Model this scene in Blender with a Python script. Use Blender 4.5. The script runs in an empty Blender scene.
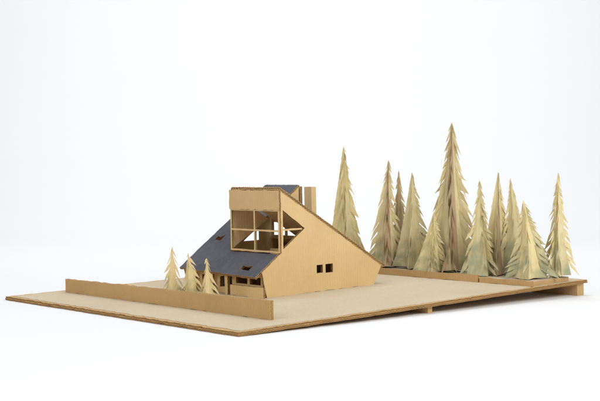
import bpy, bmesh, math, random
from mathutils import Vector, Matrix
from mathutils.geometry import tessellate_polygon

S = 0.25                       # working unit -> metres
scene = bpy.context.scene
COL = scene.collection
rnd = random.Random(7)
TOP = 0.0305                   # height of the board's top at its front edge
TILT = math.atan(0.0265)
MB = Matrix.Translation((0, 0, TOP * S)) @ Matrix.Rotation(TILT, 4, 'X')   # tilted board frame

# ------------------------------------------------------------------ materials
def newmat(name):
    m = bpy.data.materials.new(name); m.use_nodes = True
    nt = m.node_tree; nt.nodes.clear()
    out = nt.nodes.new('ShaderNodeOutputMaterial')
    b = nt.nodes.new('ShaderNodeBsdfPrincipled')
    nt.links.new(b.outputs[0], out.inputs[0])
    b.inputs['Roughness'].default_value = 0.85
    b.inputs['Specular IOR Level'].default_value = 0.2
    return m, nt, b
def N(nt, t, **kw):
    n = nt.nodes.new(t)
    for k, v in kw.items(): setattr(n, k, v)
    return n
def link(nt, a, b): nt.links.new(a, b)
def math_(nt, op, a, b=None, c=None):
    n = N(nt, 'ShaderNodeMath', operation=op)
    for i, v in enumerate((a, b, c)):
        if v is None: continue
        if hasattr(v, 'links'): link(nt, v, n.inputs[i])
        else: n.inputs[i].default_value = v
    return n.outputs[0]
def mix(nt, fac, a, b, blend='MIX'):
    n = N(nt, 'ShaderNodeMix', data_type='RGBA', blend_type=blend)
    for sock, v in ((n.inputs[0], fac), (n.inputs[6], a), (n.inputs[7], b)):
        if hasattr(v, 'links'): link(nt, v, sock)
        elif isinstance(v, (int, float)): sock.default_value = v
        else: sock.default_value = (*v, 1)
    return n.outputs[2]
def noise(nt, scale, detail=4, rough=0.6, stretch=(1, 1, 1), coord='Object'):
    tc = N(nt, 'ShaderNodeTexCoord'); mp = N(nt, 'ShaderNodeMapping')
    mp.inputs['Scale'].default_value = stretch
    link(nt, tc.outputs[coord], mp.inputs[0])
    n = N(nt, 'ShaderNodeTexNoise')
    n.inputs['Scale'].default_value = scale; n.inputs['Detail'].default_value = detail
    n.inputs['Roughness'].default_value = rough
    link(nt, mp.outputs[0], n.inputs['Vector'])
    return n.outputs['Fac']
def ramp(nt, fac, lo, hi):
    n = N(nt, 'ShaderNodeMapRange'); n.inputs[1].default_value = lo; n.inputs[2].default_value = hi
    link(nt, fac, n.inputs[0]); return n.outputs[0]
def bump(nt, b, h, strength, dist=0.001):
    n = N(nt, 'ShaderNodeBump'); n.inputs['Strength'].default_value = strength
    n.inputs['Distance'].default_value = dist
    link(nt, h, n.inputs['Height']); link(nt, n.outputs[0], b.inputs['Normal'])

def cardboard(name, base, dark, flute=0.9):
    m, nt, b = newmat(name)
    big = ramp(nt, noise(nt, 9, 6, 0.65), 0.35, 0.7)
    fine = ramp(nt, noise(nt, 500, 4, 0.75, (1, 1, 0.4)), 0.35, 0.7)
    c = mix(nt, math_(nt, 'MULTIPLY', big, 0.75), base, dark)
    c = mix(nt, math_(nt, 'MULTIPLY', fine, 0.5), c, dark)
    uv = N(nt, 'ShaderNodeUVMap'); sx = N(nt, 'ShaderNodeSeparateXYZ'); link(nt, uv.outputs[0], sx.inputs[0])
    ph = math_(nt, 'ADD', math_(nt, 'MULTIPLY', sx.outputs[0], 2 * math.pi / 0.027), math_(nt, 'MULTIPLY', noise(nt, 12, 2), 3))
    st = math_(nt, 'SINE', ph)
    sm = math_(nt, 'MULTIPLY', math_(nt, 'ADD', math_(nt, 'MULTIPLY', st, 0.5), 0.5), math_(nt, 'MULTIPLY', ramp(nt, noise(nt, 16, 3), .35, .65), 0.28 * flute))
    c = mix(nt, sm, c, dark)
    link(nt, c, b.inputs['Base Color'])
    h = math_(nt, 'ADD', math_(nt, 'MULTIPLY', st, 0.18 * flute), math_(nt, 'MULTIPLY', noise(nt, 70, 5), 1.0))
    bump(nt, b, h, 0.36, 0.0014)
    return m
def edge_mat(name, liner, core, dark, period=0.03):
    m, nt, b = newmat(name)
    uv = N(nt, 'ShaderNodeUVMap'); sx = N(nt, 'ShaderNodeSeparateXYZ'); link(nt, uv.outputs[0], sx.inputs[0])
    nz = noise(nt, 60, 3)
    ph = math_(nt, 'ADD', math_(nt, 'MULTIPLY', sx.outputs[0], 2 * math.pi / period), math_(nt, 'MULTIPLY', nz, 5))
    vc = math_(nt, 'ADD', math_(nt, 'MULTIPLY', math_(nt, 'SINE', ph), 0.32), 0.5)
    d = math_(nt, 'ABSOLUTE', math_(nt, 'SUBTRACT', sx.outputs[1], vc))
    inw = math_(nt, 'LESS_THAN', d, 0.16)
    edge = math_(nt, 'GREATER_THAN', math_(nt, 'ABSOLUTE', math_(nt, 'SUBTRACT', sx.outputs[1], 0.5)), 0.36)
    c = mix(nt, inw, dark, core); c = mix(nt, edge, c, liner)
    c = mix(nt, math_(nt, 'MULTIPLY', ramp(nt, noise(nt, 35, 5), 0.4, 0.7), 0.4), c, core)
    link(nt, c, b.inputs['Base Color'])
    bump(nt, b, noise(nt, 250, 4), 0.5, 0.001)
    return m

CARD = cardboard('cardboard_face', (0.735, 0.53, 0.275), (0.61, 0.42, 0.205))
CARDM = cardboard('cardboard_panel', (0.66, 0.46, 0.235), (0.54, 0.36, 0.17))
CARDD = cardboard('cardboard_brown', (0.575, 0.38, 0.18), (0.455, 0.285, 0.125))
EDGE = edge_mat('cardboard_edge', (0.49, 0.315, 0.14), (0.38, 0.235, 0.10), (0.11, 0.06, 0.024))
EDGED = edge_mat('cardboard_edge_brown', (0.42, 0.25, 0.10), (0.35, 0.20, 0.075), (0.16, 0.085, 0.032))
EDGES = edge_mat('cardboard_edge_soft', (0.49, 0.315, 0.135), (0.42, 0.26, 0.108), (0.28, 0.165, 0.068))

NAVY, nt, b = newmat('navy_paper')
c = mix(nt, ramp(nt, noise(nt, 10, 5, 0.6), 0.35, 0.7), (0.062, 0.065, 0.081), (0.100, 0.103, 0.120))
c = mix(nt, math_(nt, 'MULTIPLY', ramp(nt, noise(nt, 200, 4, 0.8, (1, .3, .3)), 0.52, 0.72), 0.5), c, (0.17, 0.17, 0.18))
c = mix(nt, math_(nt, 'MULTIPLY', ramp(nt, noise(nt, 40, 6, 0.75), 0.60, 0.72), 0.3), c, (0.22, 0.20, 0.18))
link(nt, c, b.inputs['Base Color']); b.inputs['Roughness'].default_value = 0.65
bump(nt, b, noise(nt, 60, 4), 0.3, 0.0015)

GROUND, nt, b = newmat('beige_ground_paper')
c = mix(nt, ramp(nt, noise(nt, 5, 5), 0.35, 0.7), (0.62, 0.535, 0.39), (0.55, 0.465, 0.32))
c = mix(nt, math_(nt, 'MULTIPLY', ramp(nt, noise(nt, 480, 3, 0.8), 0.4, 0.7), 0.6), c, (0.42, 0.35, 0.245))
link(nt, c, b.inputs['Base Color']); b.inputs['Roughness'].default_value = 0.95
bump(nt, b, noise(nt, 480, 4), 0.6, 0.0015)

def tree_mat(name, base, pale, stain, green, gh, gs=.9, ss=.75):
    m, nt, b = newmat(name)
    tc = N(nt, 'ShaderNodeTexCoord'); sx = N(nt, 'ShaderNodeSeparateXYZ'); link(nt, tc.outputs['Object'], sx.inputs[0])
    c = mix(nt, ramp(nt, noise(nt, 16, 4, 0.6, (1, 1, 0.35)), 0.38, 0.62), base, pale)
    st = ramp(nt, noise(nt, 24, 5, 0.65, (1, 1, 0.3)), 0.54, 0.67)
    c = mix(nt, math_(nt, 'MULTIPLY', st, ss), c, stain)
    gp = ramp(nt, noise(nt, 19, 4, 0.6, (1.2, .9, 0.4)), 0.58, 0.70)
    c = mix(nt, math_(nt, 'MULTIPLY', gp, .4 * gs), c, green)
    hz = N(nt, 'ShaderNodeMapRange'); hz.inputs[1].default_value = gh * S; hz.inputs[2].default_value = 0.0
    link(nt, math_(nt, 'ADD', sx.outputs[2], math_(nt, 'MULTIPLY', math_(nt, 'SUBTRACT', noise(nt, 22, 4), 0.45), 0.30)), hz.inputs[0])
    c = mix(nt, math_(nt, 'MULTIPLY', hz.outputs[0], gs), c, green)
    fine = ramp(nt, noise(nt, 300, 3, 0.7, (1, 1, 0.15)), 0.4, 0.7)
    c = mix(nt, math_(nt, 'MULTIPLY', fine, 0.22), c, stain)
    link(nt, c, b.inputs['Base Color'])
    bump(nt, b, noise(nt, 80, 4, 0.6, (1, 1, 0.3)), 0.4, 0.002)
    return m
T_KHAKI = tree_mat('straw_paper', (0.63, 0.53, 0.285), (0.765, 0.67, 0.405), (0.42, 0.315, 0.175), (0.30, 0.33, 0.20), 0.30)
T_GREEN = tree_mat('greenish_paper', (0.59, 0.515, 0.28), (0.71, 0.635, 0.375), (0.40, 0.33, 0.185), (0.265, 0.31, 0.20), 0.40)
T_BROWN = tree_mat('brown_stained_paper', (0.43, 0.305, 0.185), (0.55, 0.42, 0.26), (0.31, 0.20, 0.125), (0.33, 0.31, 0.19), 0.20, .7)
T_YELL = tree_mat('yellow_paper', (0.69, 0.57, 0.29), (0.80, 0.695, 0.41), (0.47, 0.355, 0.18), (0.36, 0.37, 0.205), 0.22)
T_SMALL = tree_mat('pale_tan_paper', (0.66, 0.53, 0.275), (0.77, 0.655, 0.385), (0.45, 0.33, 0.165), (0.48, 0.40, 0.21), 0.05, .4)

WHITE, nt, b = newmat('white_backdrop_paper')
c = mix(nt, ramp(nt, noise(nt, 1.2, 3), 0.3, 0.7), (0.775, 0.785, 0.80), (0.785, 0.793, 0.805))
link(nt, c, b.inputs['Base Color']); b.inputs['Roughness'].default_value = 0.9

# ------------------------------------------------------------------ helpers
def tag(o, label=None, cat=None, group=None, kind=None):
    if label: o['label'] = label
    if cat: o['category'] = cat
    if group: o['group'] = group
    if kind: o['kind'] = kind
    return o
def place(o, x, y, z, rz=0):
    o.matrix_world = MB @ Matrix.Translation((x * S, y * S, z * S)) @ Matrix.Rotation(rz, 4, 'Z')
def thing(name, x, y, z, label, cat, group=None, rz=0):
    o = bpy.data.objects.new(name, None); o.empty_display_size = 0.02; COL.objects.link(o)
    place(o, x, y, z, rz); o['_o'] = (x, y, z)
    return tag(o, label, cat, group)
def frame(o, u, v):
    u = Vector(u).normalized(); v = Vector(v).normalized(); w = u.cross(v)
    return Matrix(((u.x, v.x, w.x, o[0]), (u.y, v.y, w.y, o[1]), (u.z, v.z, w.z, o[2]), (0, 0, 0, 1)))
def resample(poly, step, jit):
    out = []
    n = len(poly)
    for i in range(n):
        a = Vector(poly[i]); bb = Vector(poly[(i + 1) % n]); d = bb - a; L = d.length
        if L < 1e-6: continue
        nn = Vector((-d.y, d.x)) / L
        k = max(1, int(L / step))
        out.append(a.copy())
        for j in range(1, k):
            out.append(a + d * (j / k) + nn * rnd.uniform(-jit, jit))
    return out
def ragged(a, b_, step, amp):
    """points of a torn, toothed cut from a to b"""
    a = Vector(a); b_ = Vector(b_); d = b_ - a; n = max(2, int(d.length / step)); nn = Vector((-d.y, d.x)).normalized()
    return [tuple(a)] + [tuple(a + d * (j / n) + nn * amp * ((1 if j % 2 else -1) * rnd.uniform(.3, 1))) for j in range(1, n)] + [tuple(b_)]
def area(p): return sum(p[i][0] * p[(i + 1) % len(p)][1] - p[(i + 1) % len(p)][0] * p[i][1] for i in range(len(p)))
def sheet(name, outer, holes, th, M, mats, parent, label=None, step=0.05, jit=0.0024):
    """a cut piece of card: outline with holes, given a thickness"""
    org = Vector(parent['_o']) if parent is not None else Vector((0, 0, 0))
    loops = []
    for k, p in enumerate([outer] + list(holes)):
        p = list(p)
        if (area(p) > 0) == (k > 0): p.reverse()
        loops.append(resample(p, step, jit if k == 0 else jit * 0.6))
    flat = [v for l in loops for v in l]
    tris = tessellate_polygon([[Vector((v.x, v.y, 0)) for v in l] for l in loops])
    bm = bmesh.new(); uvl = bm.loops.layers.uv.new('UVMap')
    lo = [bm.verts.new((M @ Vector((v.x, v.y, 0)) - org) * S) for v in flat]
    hi = [bm.verts.new((M @ Vector((v.x, v.y, th)) - org) * S) for v in flat]
    for t in tris:
        a, b_, c_ = t
        cr = (flat[b_] - flat[a]).cross(flat[c_] - flat[a])
        if cr < 0: a, c_ = c_, a
        for vs, ids, mi in ((hi, (a, b_, c_), 0), (lo, (c_, b_, a), 1)):
            try: f = bm.faces.new([vs[i] for i in ids])
            except ValueError: continue
            f.material_index = mi
            for lp, i in zip(f.loops, ids): lp[uvl].uv = flat[i]
    st = 0
    for l in loops:
        n = len(l); arc = 0
        for i in range(n):
            a = st + i; b_ = st + (i + 1) % n
            d = (flat[b_] - flat[a]).length
            f = bm.faces.new((lo[a], lo[b_], hi[b_], hi[a])); f.material_index = 2
            for lp, uvv in zip(f.loops, ((arc, 0), (arc + d, 0), (arc + d, 1), (arc, 1))): lp[uvl].uv = uvv
            arc += d
        st += n
    me = bpy.data.meshes.new(name); bm.to_mesh(me); bm.free()
    for m in mats: me.materials.append(m)
    o = bpy.data.objects.new(name, me); COL.objects.link(o)
    if parent is not None: o.parent = parent
    if label: o['label'] = label
    o['_o'] = tuple(org)
    return o
def rect(x0, x1, y0, y1): return [(x0, y0), (x1, y0), (x1, y1), (x0, y1)]
YZ = lambda x: frame((x, 0, 0), (0, 1, 0), (0, 0, 1))
XZ = lambda y: frame((0, y, 0), (1, 0, 0), (0, 0, 1))
XY = lambda z: frame((0, 0, z), (1, 0, 0), (0, 1, 0))
CC = (CARD, CARD, EDGE); DD = (CARDD, CARDD, EDGED)

# ------------------------------------------------------------------ setting: white paper sweep
bm = bmesh.new()
vd = Vector((-0.7363, 0.677, 0)); rt = Vector((0.6766, 0.7358, 0)); cam0 = Vector((8.676, -4.640, 0)) * S
prof = [(-3, 0), (0, 0), (2, 0), (4.6, 0)]
for k in range(1, 13):
    a = k / 12 * math.pi / 2
    prof.append((4.6 + 1.6 * math.sin(a), 1.6 * (1 - math.cos(a))))
prof.append((6.2, 5))
rows = []
for d, z in prof:
    rows.append([bm.verts.new(cam0 + vd * d + rt * w + Vector((0, 0, z))) for w in (-5, 5)])
for a, b_ in zip(rows, rows[1:]):
    f = bm.faces.new((a[0], a[1], b_[1], b_[0])); f.smooth = True
me = bpy.data.meshes.new('backdrop'); bm.to_mesh(me); bm.free(); me.materials.append(WHITE)
o = bpy.data.objects.new('backdrop', me); COL.objects.link(o)
tag(o, 'seamless white paper backdrop sweeping up behind the cardboard model', 'backdrop', kind='structure')

# ------------------------------------------------------------------ base board
W, D, TH = 3.05, 3.93, 0.028
bd = thing('base_board', 0, 0, 0, 'large flat brown cardboard base with beige ground sheet, raised at one end on small feet', 'base')
sheet('bottom_layer', rect(0, W, 0, D), [], 0.014, XY(-TH), DD, bd, step=0.05, jit=0.008)
sheet('upper_layer', rect(0.004, W - 0.004, 0.003, D), [], 0.013, XY(-TH + 0.0142), DD, bd, step=0.03, jit=0.010)
sheet('ground_sheet', rect(0.07, W - 0.03, 0.035, D - 0.03), [], 0.004, XY(-0.0005), (GROUND, GROUND, GROUND), bd, step=0.045, jit=0.011)
def foot(x0, x1, y0, y1):
    zb = -(TOP + 0.0265 * (y0 + y1) / 2) + 0.0006
    sheet('foot', rect(x0, x1, y0, y1), [], (-TH - 0.0005) - zb, XY(zb), (CARDD, CARDD, CARDD), bd)
foot(2.86, 3.02, 1.86, 1.91)
foot(0.10, 0.26, 1.86, 1.91)
foot(2.55, 3.03, 3.80, 3.90)
foot(0.05, 0.5, 3.80, 3.90)

# ------------------------------------------------------------------ front fence strip
fw = thing('garden_wall', 1.48, 0.49, 0.004, 'long low brown cardboard strip wall standing along the front of the board', 'wall')
sheet('wall_strip', [(0.17, 0.004), (2.815, 0.004), (2.815, 0.136), (1.6, .127), (0.17, 0.116)], [], 0.034, XZ(0.507), (CARDD, CARDD, EDGES), fw, step=0.05, jit=0.0045)

# ------------------------------------------------------------------ terrace
tr = thing('terrace', 1.5, 3.45, 0.004, 'raised cardboard terrace strip along the back of the board with the tall trees on it', 'terrace')
sheet('terrace_slab', rect(0.02, 3.0, 3.175, 3.72), [], 0.036, XY(0.004), (GROUND, CARDD, CARDD), tr, step=0.06, jit=0.006)
sheet('retaining_strip', rect(0.02, 2.46, 0.004, 0.064), [], 0.012, XZ(3.172), (CARDD, CARDD, EDGES), tr, step=0.06, jit=0.004)
sheet('retaining_strip', rect(2.475, 3.03, 0.004, 0.050), [], 0.012, XZ(3.172), (CARDD, CARDD, EDGES), tr, step=0.06, jit=0.004)

# ------------------------------------------------------------------ house
G = 0.004
hs = thing('model_house', 1.34, 1.9, G, 'cardboard model house with navy sheet roof and a tall gridded front window', 'house')
t = 0.024
def fz(y): return 0.202 + 0.672 * (y - 1.2325)
# right side wall with triangular glazed opening and two little windows
sw = sheet('side_wall', [(1.28, G), (1.2325, .207), (1.443, fz(1.443) + .005), (1.443, .842), (2.595, .163), (2.5, G)],
      [[(1.463, .690), (1.700, .533), (1.463, .376)], rect(1.825, 1.895, .155, .222), rect(1.925, 2.01, .150, .222)], t, YZ(1.83), CC, hs, step=.04, jit=.0034)
sheet('mullion', [(1.463, .524), (1.680, .524), (1.672, .536), (1.463, .536)], [], 0.010, YZ(1.836), CC, sw)
sheet('side_wall', [(1.28, G), (1.2325, .182), (2.2, fz(2.2) - .02), (2.2, .40), (2.595, .163), (2.5, G)], [rect(1.84, 2.08, .375, .455)], t, YZ(.83), CC, hs)
sheet('infill_wall', [(1.446, fz(1.446) + .02), (1.446, .82), (1.84, .59)], [], 0.016, YZ(1.228), CC, hs)
sheet('infill_wall', [(1.88, .625), (2.2, fz(2.2) - .003), (2.2, .43)], [], 0.016, YZ(1.228), CC, hs)
# front of the tall box
sheet('front_panel', rect(1.232, 1.858, .690, .849), [], 0.022, XZ(1.4415), (CARDM, CARD, EDGE), hs, step=.04, jit=.0035)
x0, x1, zb = 1.236, 1.856, fz(1.43) + .012
xm = (x0 + x1) / 2; zm = (zb + .688) / 2 + .005
fr = sheet('window', rect(x0, x1, zb, .688), [rect(x0 + .017, xm - .008, zb + .014, zm - .007), rect(xm + .008, x1 - .018, zb + .014, zm - .007),
      rect(x0 + .017, xm - .008, zm + .007, .680), rect(xm + .008, x1 - .018, zm + .007, .680)], 0.016, XZ(1.4405), CC, hs)
# roofs
fd = Vector((0, 1, .672)).normalized(); cf = fd.y
def fv(y): return (y - 1.2325) / cf
Mf = frame((0, 1.2325, .202 - 0.022), (1, 0, 0), (0, fd.y, fd.z))
roof_out = [(.795, fv(1.225)), (1.826, fv(1.195)), (1.826, fv(1.440)), (1.225, fv(1.440))] + ragged((1.225, fv(2.232)), (.775, fv(2.232)), .013, .007)
sk1 = [(.872, fv(1.552)), (.955, fv(1.548)), (.950, fv(1.60)), (.868, fv(1.603))]
sk2 = [(1.55, fv(1.262)), (1.675, fv(1.256)), (1.668, fv(1.303)), (1.556, fv(1.308))]
rf = sheet('front_roof', roof_out, [sk1, sk2], 0.02, Mf, (NAVY, CARD, EDGE), hs, step=.045, jit=.0045)
def flap(xa, xb, y0, y1, ang, top):
    a = math.atan(.672) - ang
    o = (0, y1, fz(y1) + 0.001)
    d = Vector((0, -math.cos(a), -math.sin(a)))
    L = (y1 - y0) / cf
    sheet('roof_flap', [(-xb, 0), (-xa, .002), (-xa - .010, L * .6), (-xb + .006, L * .72)], [], 0.003, frame(o, (-1, 0, 0), d), (top, CARD, EDGE), rf, step=.02, jit=.003)
flap(.872, .948, 1.55, 1.602, math.radians(14), NAVY)
flap(1.560, 1.665, 1.258, 1.306, math.radians(18), NAVY)
rd = Vector((0, -1, .589)).normalized(); cr_ = -rd.y
def rv(y): return (2.595 - y) / cr_
Mr = frame((0, 2.595, .184 - 0.0205), (-1, 0, 0), (0, rd.y, rd.z))
rr_ = sheet('rear_roof', [(-1.857, rv(2.625)), (-.80, rv(2.625)), (-.80, rv(2.235)), (-1.246, rv(2.235))] + ragged((-1.246, rv(1.425)), (-1.857, rv(1.425)), .013, .007),
      [], 0.024, Mr, (NAVY, CARD, EDGE), hs, step=.04, jit=.004)
# rear upright of the left half with its low window openings
sheet('rear_panel', rect(.80, 1.245, .38, .853), [rect(.858, 1.03, .412, .53), rect(1.042, 1.228, .412, .53)], t, XZ(2.242), CC, hs)
lv = Vector((0, .095, .184)).normalized()
sheet('rear_wall', rect(-1.828, -.856, 0, .16), [], t, frame((0, 2.47, G), (-1, 0, 0), lv), CC, hs)
# front ground-floor wall with openings and posts
sheet('front_wall', rect(.856, 1.828, G, .196),
      [rect(.905, .955, .06, .14), rect(1.03, 1.085, .012, .145), rect(1.145, 1.185, .012, .15), [(1.265, .055), (1.33, .06), (1.325, .15), (1.27, .14)], rect(1.375, 1.425, .07, .15), rect(1.475, 1.62, .098, .155), rect(1.65, 1.785, .098, .158)],
      t, XZ(1.300), CC, hs)
sheet('parapet', rect(1.45, 1.862, G, .088), [], 0.02, XZ(1.255), CC, hs)
for px in (.98, 1.215, 1.405):
    sheet('post', rect(px - .016, px + .016, G, .176), [], 0.022, XZ(1.252), CC, hs)
# inside
sheet('loft_floor', rect(.856, 1.828, 1.52, 2.40), [rect(1.0, 1.3, 1.9, 2.1)], 0.016, XY(.262), CC, hs)
sheet('partition_wall', [(1.7, G), (1.7, .255), (2.38, .255), (2.38, G)], [rect(1.85, 2.0, .02, .2)], 0.016, YZ(1.22), CC, hs)
sheet('loft_rail', rect(1.25, 1.826, .28, .335), [], 0.012, XZ(1.86), CC, hs)
sheet('chimney', rect(1.445, 1.535, 2.08, 2.135), [], .855 - .46, XY(.46), (CARDD, CARD, CARD), hs)

# ------------------------------------------------------------------ folded paper trees
def paper_tree(x, y, z, h, w, seed, mats, label, group, lean=(0, 0), folds=5, small=False, name='paper_tree', left=1.0, right=1.0):
    """folded paper spruce: a star-folded body and upright paper layers slit into long drooping points"""
    r = random.Random(seed)
    root = thing(name, x, y, z, label, 'paper tree', group)
    R0 = w * 0.5
    n = folds
    a0 = math.atan2(.7358, .6766) + r.uniform(-.35, .35)
    M2 = 2 * n
    angs = [a0 + (k + r.uniform(-.2, .2)) * math.pi / n for k in range(M2)]
    LV = 8
    ra = [r.uniform(.90, 1.06) if k % 2 == 0 else r.uniform(.32, .48) for k in range(M2)]
    ph = [r.uniform(0, 6.28) for k in range(M2)]
    def rad(tt):
        q = max(0.0, 1 - min(tt, 1.0))
        return R0 * (0.78 * q + 0.22 * q ** 2.6) + .002
    def ax(tt): return Vector((lean[0] * tt ** 1.8, lean[1] * tt ** 1.8, 0))
    def dirs(k, tt):
        a = angs[k] + .10 * math.sin(ph[k] + 3 * tt)
        return Vector((math.cos(a), math.sin(a), 0))
    camr = Vector((0.6766, 0.7358, 0)); tocam = -vd
    INN = .64 if not small else .50
    smooth = {}
    for k in range(0, M2, 2):
        sf = dirs(k, .3).dot(camr)
        wg = right if sf > .15 else (left if sf < -.15 else (left + right) / 2 * .9)
        smooth[k] = wg < .62
    front = max(range(0, M2, 2), key=lambda k: dirs(k, .3).dot(tocam) - .15 * dirs(k, .3).dot(camr))
    bm = bmesh.new()
    rings = []
    hem = [r.uniform(0, .025) * (h ** .5) for _ in range(M2)]
    def bodyr(k):
        return ra[k] if (k % 2 or smooth[k]) else ra[k] * INN * 1.04
    for i in range(LV + 1):
        tt = i / LV * .985
        rings.append([bm.verts.new((ax(tt) + dirs(k, tt) * rad(tt) * bodyr(k) * (1 + .05 * math.sin(ph[k] + 9 * tt)) + Vector((0, 0, h * tt + (hem[k] if i == 0 else 0)))) * S) for k in range(M2)])
    tip = bm.verts.new((ax(1) + Vector((0, 0, h))) * S)
    folded = len(mats) > 2
    for A, B in zip(rings, rings[1:]):
        for k in range(M2):
            k2 = (k + 1) % M2
            f = bm.faces.new((A[k], A[k2], B[k2], B[k]))
            if folded and k == front: f.material_index = 1
    for k in range(M2): bm.faces.new((rings[-1][k], rings[-1][(k + 1) % M2], tip))
    me = bpy.data.meshes.new('folded_crown'); bm.to_mesh(me); bm.free(); me.materials.append(mats[0])
    if folded: me.materials.append(mats[2])
    o = bpy.data.objects.new('folded_crown', me); COL.objects.link(o); o.parent = root
    bm = bmesh.new()
    for k in range(0, M2, 2):
        sf = dirs(k, .3).dot(camr)
        wg = right if sf > .15 else (left if sf < -.15 else (left + right) / 2 * .9)
        layers = 1 if smooth[k] else (2 if not small and (wg > 1.05 or r.random() < .4) else 1)
        mi = 1 if (folded and k == front) else 0
        for lay in range(layers):
            tb = r.uniform(-.005, .02)
            lay_twist = 0 if layers == 1 else (lay - .5) * r.uniform(.3, .6)
            while tb < .95:
                # uneven hand cuts: now and then a broad uncut stretch, now and then a narrow sliver
                q = r.random()
                dt = (r.uniform(.10, .15) if q < .25 else r.uniform(.05, .10)) if not small else r.uniform(.13, .24)
                if tb > .6: dt *= .7
                slant = dt * r.uniform(.6, 1.5) * (1 - tb * .4)
                t1 = min(tb + dt, .985)
                rot = Matrix.Rotation(lay_twist + r.uniform(-.08, .08), 3, 'Z')
                d = rot @ dirs(k, tb); tang = Vector((-d.y, d.x, 0))
                gap = r.uniform(.55, .92) if not smooth[k] else r.uniform(.88, .97)
                if small: gap = r.uniform(.45, .8)
                ext = (.07 * rad(tb) + .030 * w) * wg * r.uniform(.0, 1.9)
                if smooth[k]: ext *= .5
                droop = r.uniform(.0, .5) * min(dt, .08) * wg * (0 if tb < .03 else 1)
                bend = r.uniform(-1, 1) * .20 * rad(tb) + r.uniform(-1, 1) * .012
                def P(rr, th, off=0):
                    th = min(max(th, .001), .995)
                    return (ax(th) + d * rr + tang * off + Vector((0, 0, h * th))) * S
                rin = INN * ra[k]
                il, ih = min(tb + slant, .98), min(t1 + slant, .99)
                p_il = P(rad(il) * rin * .86, il); p_ih = P(rad(ih) * rin * .86, ih)
                p_ml = P(rad(tb + slant * .45) * ra[k] * .82, tb + slant * .45, bend * .25)
                p_mh = P(rad(t1 + slant * .45) * ra[k] * .82, tb + (t1 - tb) * (gap + .08) + slant * .45, bend * .25)
                tu = tb + (t1 - tb) * gap
                p_ou = P(rad(tu) * ra[k] * .985 + ext * .15, tu + slant * .06, bend * .7)
                p_tip = P(rad(tb) * ra[k] + ext, tb - droop, bend)
                v = [bm.verts.new(q_) for q_ in (p_il, p_ih, p_ml, p_mh, p_ou, p_tip)]
                f1 = bm.faces.new((v[0], v[2], v[3], v[1])); f2 = bm.faces.new((v[2], v[5], v[4], v[3]))
                f1.material_index = f2.material_index = mi
                tb += dt
    me = bpy.data.meshes.new('branch_fringe'); bm.to_mesh(me); bm.free()
    for m in mats[1:]: me.materials.append(m)
    o = bpy.data.objects.new('branch_fringe', me); COL.objects.link(o); o.parent = root
    return root

ZT = 0.0415
GT = 'tall folded paper trees on the terrace'
K, GR, BR, YE = T_KHAKI, T_GREEN, T_BROWN, T_YELL
def zt(y, top): return top - (TOP + .0265 * y) - ZT
trees = [  # x, y, world top z, width, mats, label, lean, left, right
 (0.425, 3.58, 1.347, .43, (K, YE), 'leftmost tall paper tree, rising alone behind the sloping back of the house', (0, 0), .55, 1.1),
 (1.156, 3.40, 1.192, .40, (K, K, BR), 'second tall paper tree from the left, just right of the lone tree behind the house', (.03, .03), .7, 1.1),
 (1.174, 3.56, 1.097, .33, (BR, K), 'narrow brownish paper tree half hidden between its two neighbours, third from left', (.01, .01), .7, 1.0),
 (1.438, 3.48, 1.076, .40, (K, GR), 'fourth tall paper tree from the left, left of the short pale one', (0, 0), .6, 1.1),
 (1.83, 3.29, .715, .36, (YE, K), 'shortest pale paper tree on the terrace, in front of the tallest tree', (.02, .02), .6, 1.1),
 (1.903, 3.48, 1.532, .54, (K, K, BR), 'tallest paper tree with a brown jagged fold down its middle', (.015, .015), 1.0, 1.5),
 (2.334, 3.34, 1.00, .39, (GR, K), 'slim greenish paper tree standing immediately right of the tallest tree', (.01, .01), .7, 1.0),
 (2.416, 3.50, 1.07, .37, (K, YE, BR), 'slender pale pointed paper tree, fourth from the right end of the terrace', (.01, .01), .6, 1.1),
 (2.54, 3.58, 1.02, .37, (GR, K), 'paper tree third from the right end, mostly behind the shorter yellowish one', (-.02, -.02), .65, 1.1),
 (2.84, 3.38, .83, .42, (YE, GR), 'short yellowish paper tree with flared hem, second from the right end', (-.03, -.03), .9, 1.3),
 (2.955, 3.63, 1.068, .34, (K, YE), 'rightmost paper tree with ragged left edge at the far end of the terrace', (.01, .01), 1.9, .7),
]
for i, (x, y, top, w, m, lab, lean, l, r_) in enumerate(trees):
    paper_tree(x, y, ZT, zt(y, top), w, 40 + i, m, lab, GT, lean, 4 if w > .34 else 3, left=l, right=r_)
GS = 'small paper trees in the front yard'
SM = T_SMALL
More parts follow.
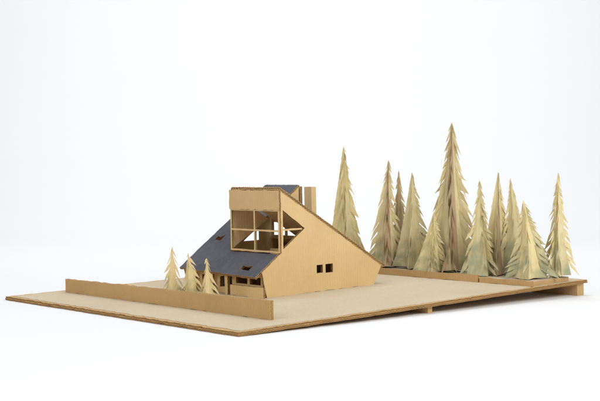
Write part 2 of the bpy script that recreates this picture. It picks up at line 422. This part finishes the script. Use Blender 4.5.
smalls = [
 (1.113, .90, .40, .23, (SM, YE), 'tallest and leftmost of the small paper trees behind the front wall'),
 (1.23, .98, .28, .20, (SM, SM), 'shortest small paper tree, between the leftmost one and the middle one'),
 (1.367, .90, .36, .23, (YE, SM), 'middle small paper tree standing before the house posts'),
 (1.58, .90, .33, .22, (SM, YE), 'small paper tree nearest the front wall\'s right end, before the navy roof'),
]
for i, (x, y, h, w, m, lab) in enumerate(smalls):
    paper_tree(x, y, .0036, h, w, 90 + i, m, lab, GS, (rnd.uniform(-.025, .025), rnd.uniform(-.025, .025)), 3, small=True, name='small_paper_tree', left=1.4, right=1.9)

for o in bpy.data.objects:
    if '_o' in o: del o['_o']

# ------------------------------------------------------------------ light
def lamp(name, loc, target, size, power, color=(1, 1, 1)):
    l = bpy.data.lights.new(name, 'AREA'); l.shape = 'RECTANGLE'; l.size = size[0]; l.size_y = size[1]; l.energy = power; l.color = color
    o = bpy.data.objects.new(name, l); COL.objects.link(o); o.location = loc
    o.rotation_euler = (Vector(target) - Vector(loc)).to_track_quat('-Z', 'Y').to_euler()
def cw(right, depth, z):   # camera-frame metres to world
    p = cam0 + rt * right + vd * depth; return (p.x, p.y, z)
tgt = cw(0, 2.4, .1)
lamp('softbox_key', cw(1.3, 0.6, 1.55), tgt, (1.3, 1.1), 42, (1, .985, .955))
lamp('softbox_fill', cw(-1.6, 0.8, 1.3), tgt, (1.3, 1.2), 17, (.985, .985, .99))
lamp('softbox_top', cw(0, 2.8, 2.6), cw(0, 2.6, 0), (2.5, 2.0), 13)
lamp('backdrop_lamp', cw(0, 3.6, 3.2), cw(0, 6.2, 1.0), (4, 1), 84)
w = bpy.data.worlds.new('World'); scene.world = w; w.use_nodes = True
bg = w.node_tree.nodes['Background']; bg.inputs[0].default_value = (.97, .985, 1, 1); bg.inputs[1].default_value = .44
scene.view_settings.view_transform = 'Standard'; scene.view_settings.look = 'None'; scene.view_settings.exposure = 0

# ------------------------------------------------------------------ camera
cd = bpy.data.cameras.new('Camera'); cam = bpy.data.objects.new('Camera', cd); COL.objects.link(cam)
cam.location = (cam0.x, cam0.y, 1 * S)
cam.rotation_euler = (math.pi / 2, 0, math.atan2(.7363, .677))
cd.lens = 68.6; cd.sensor_width = 36; cd.shift_y = -.0342; cd.clip_start = .05; cd.clip_end = 100
scene.camera = cam
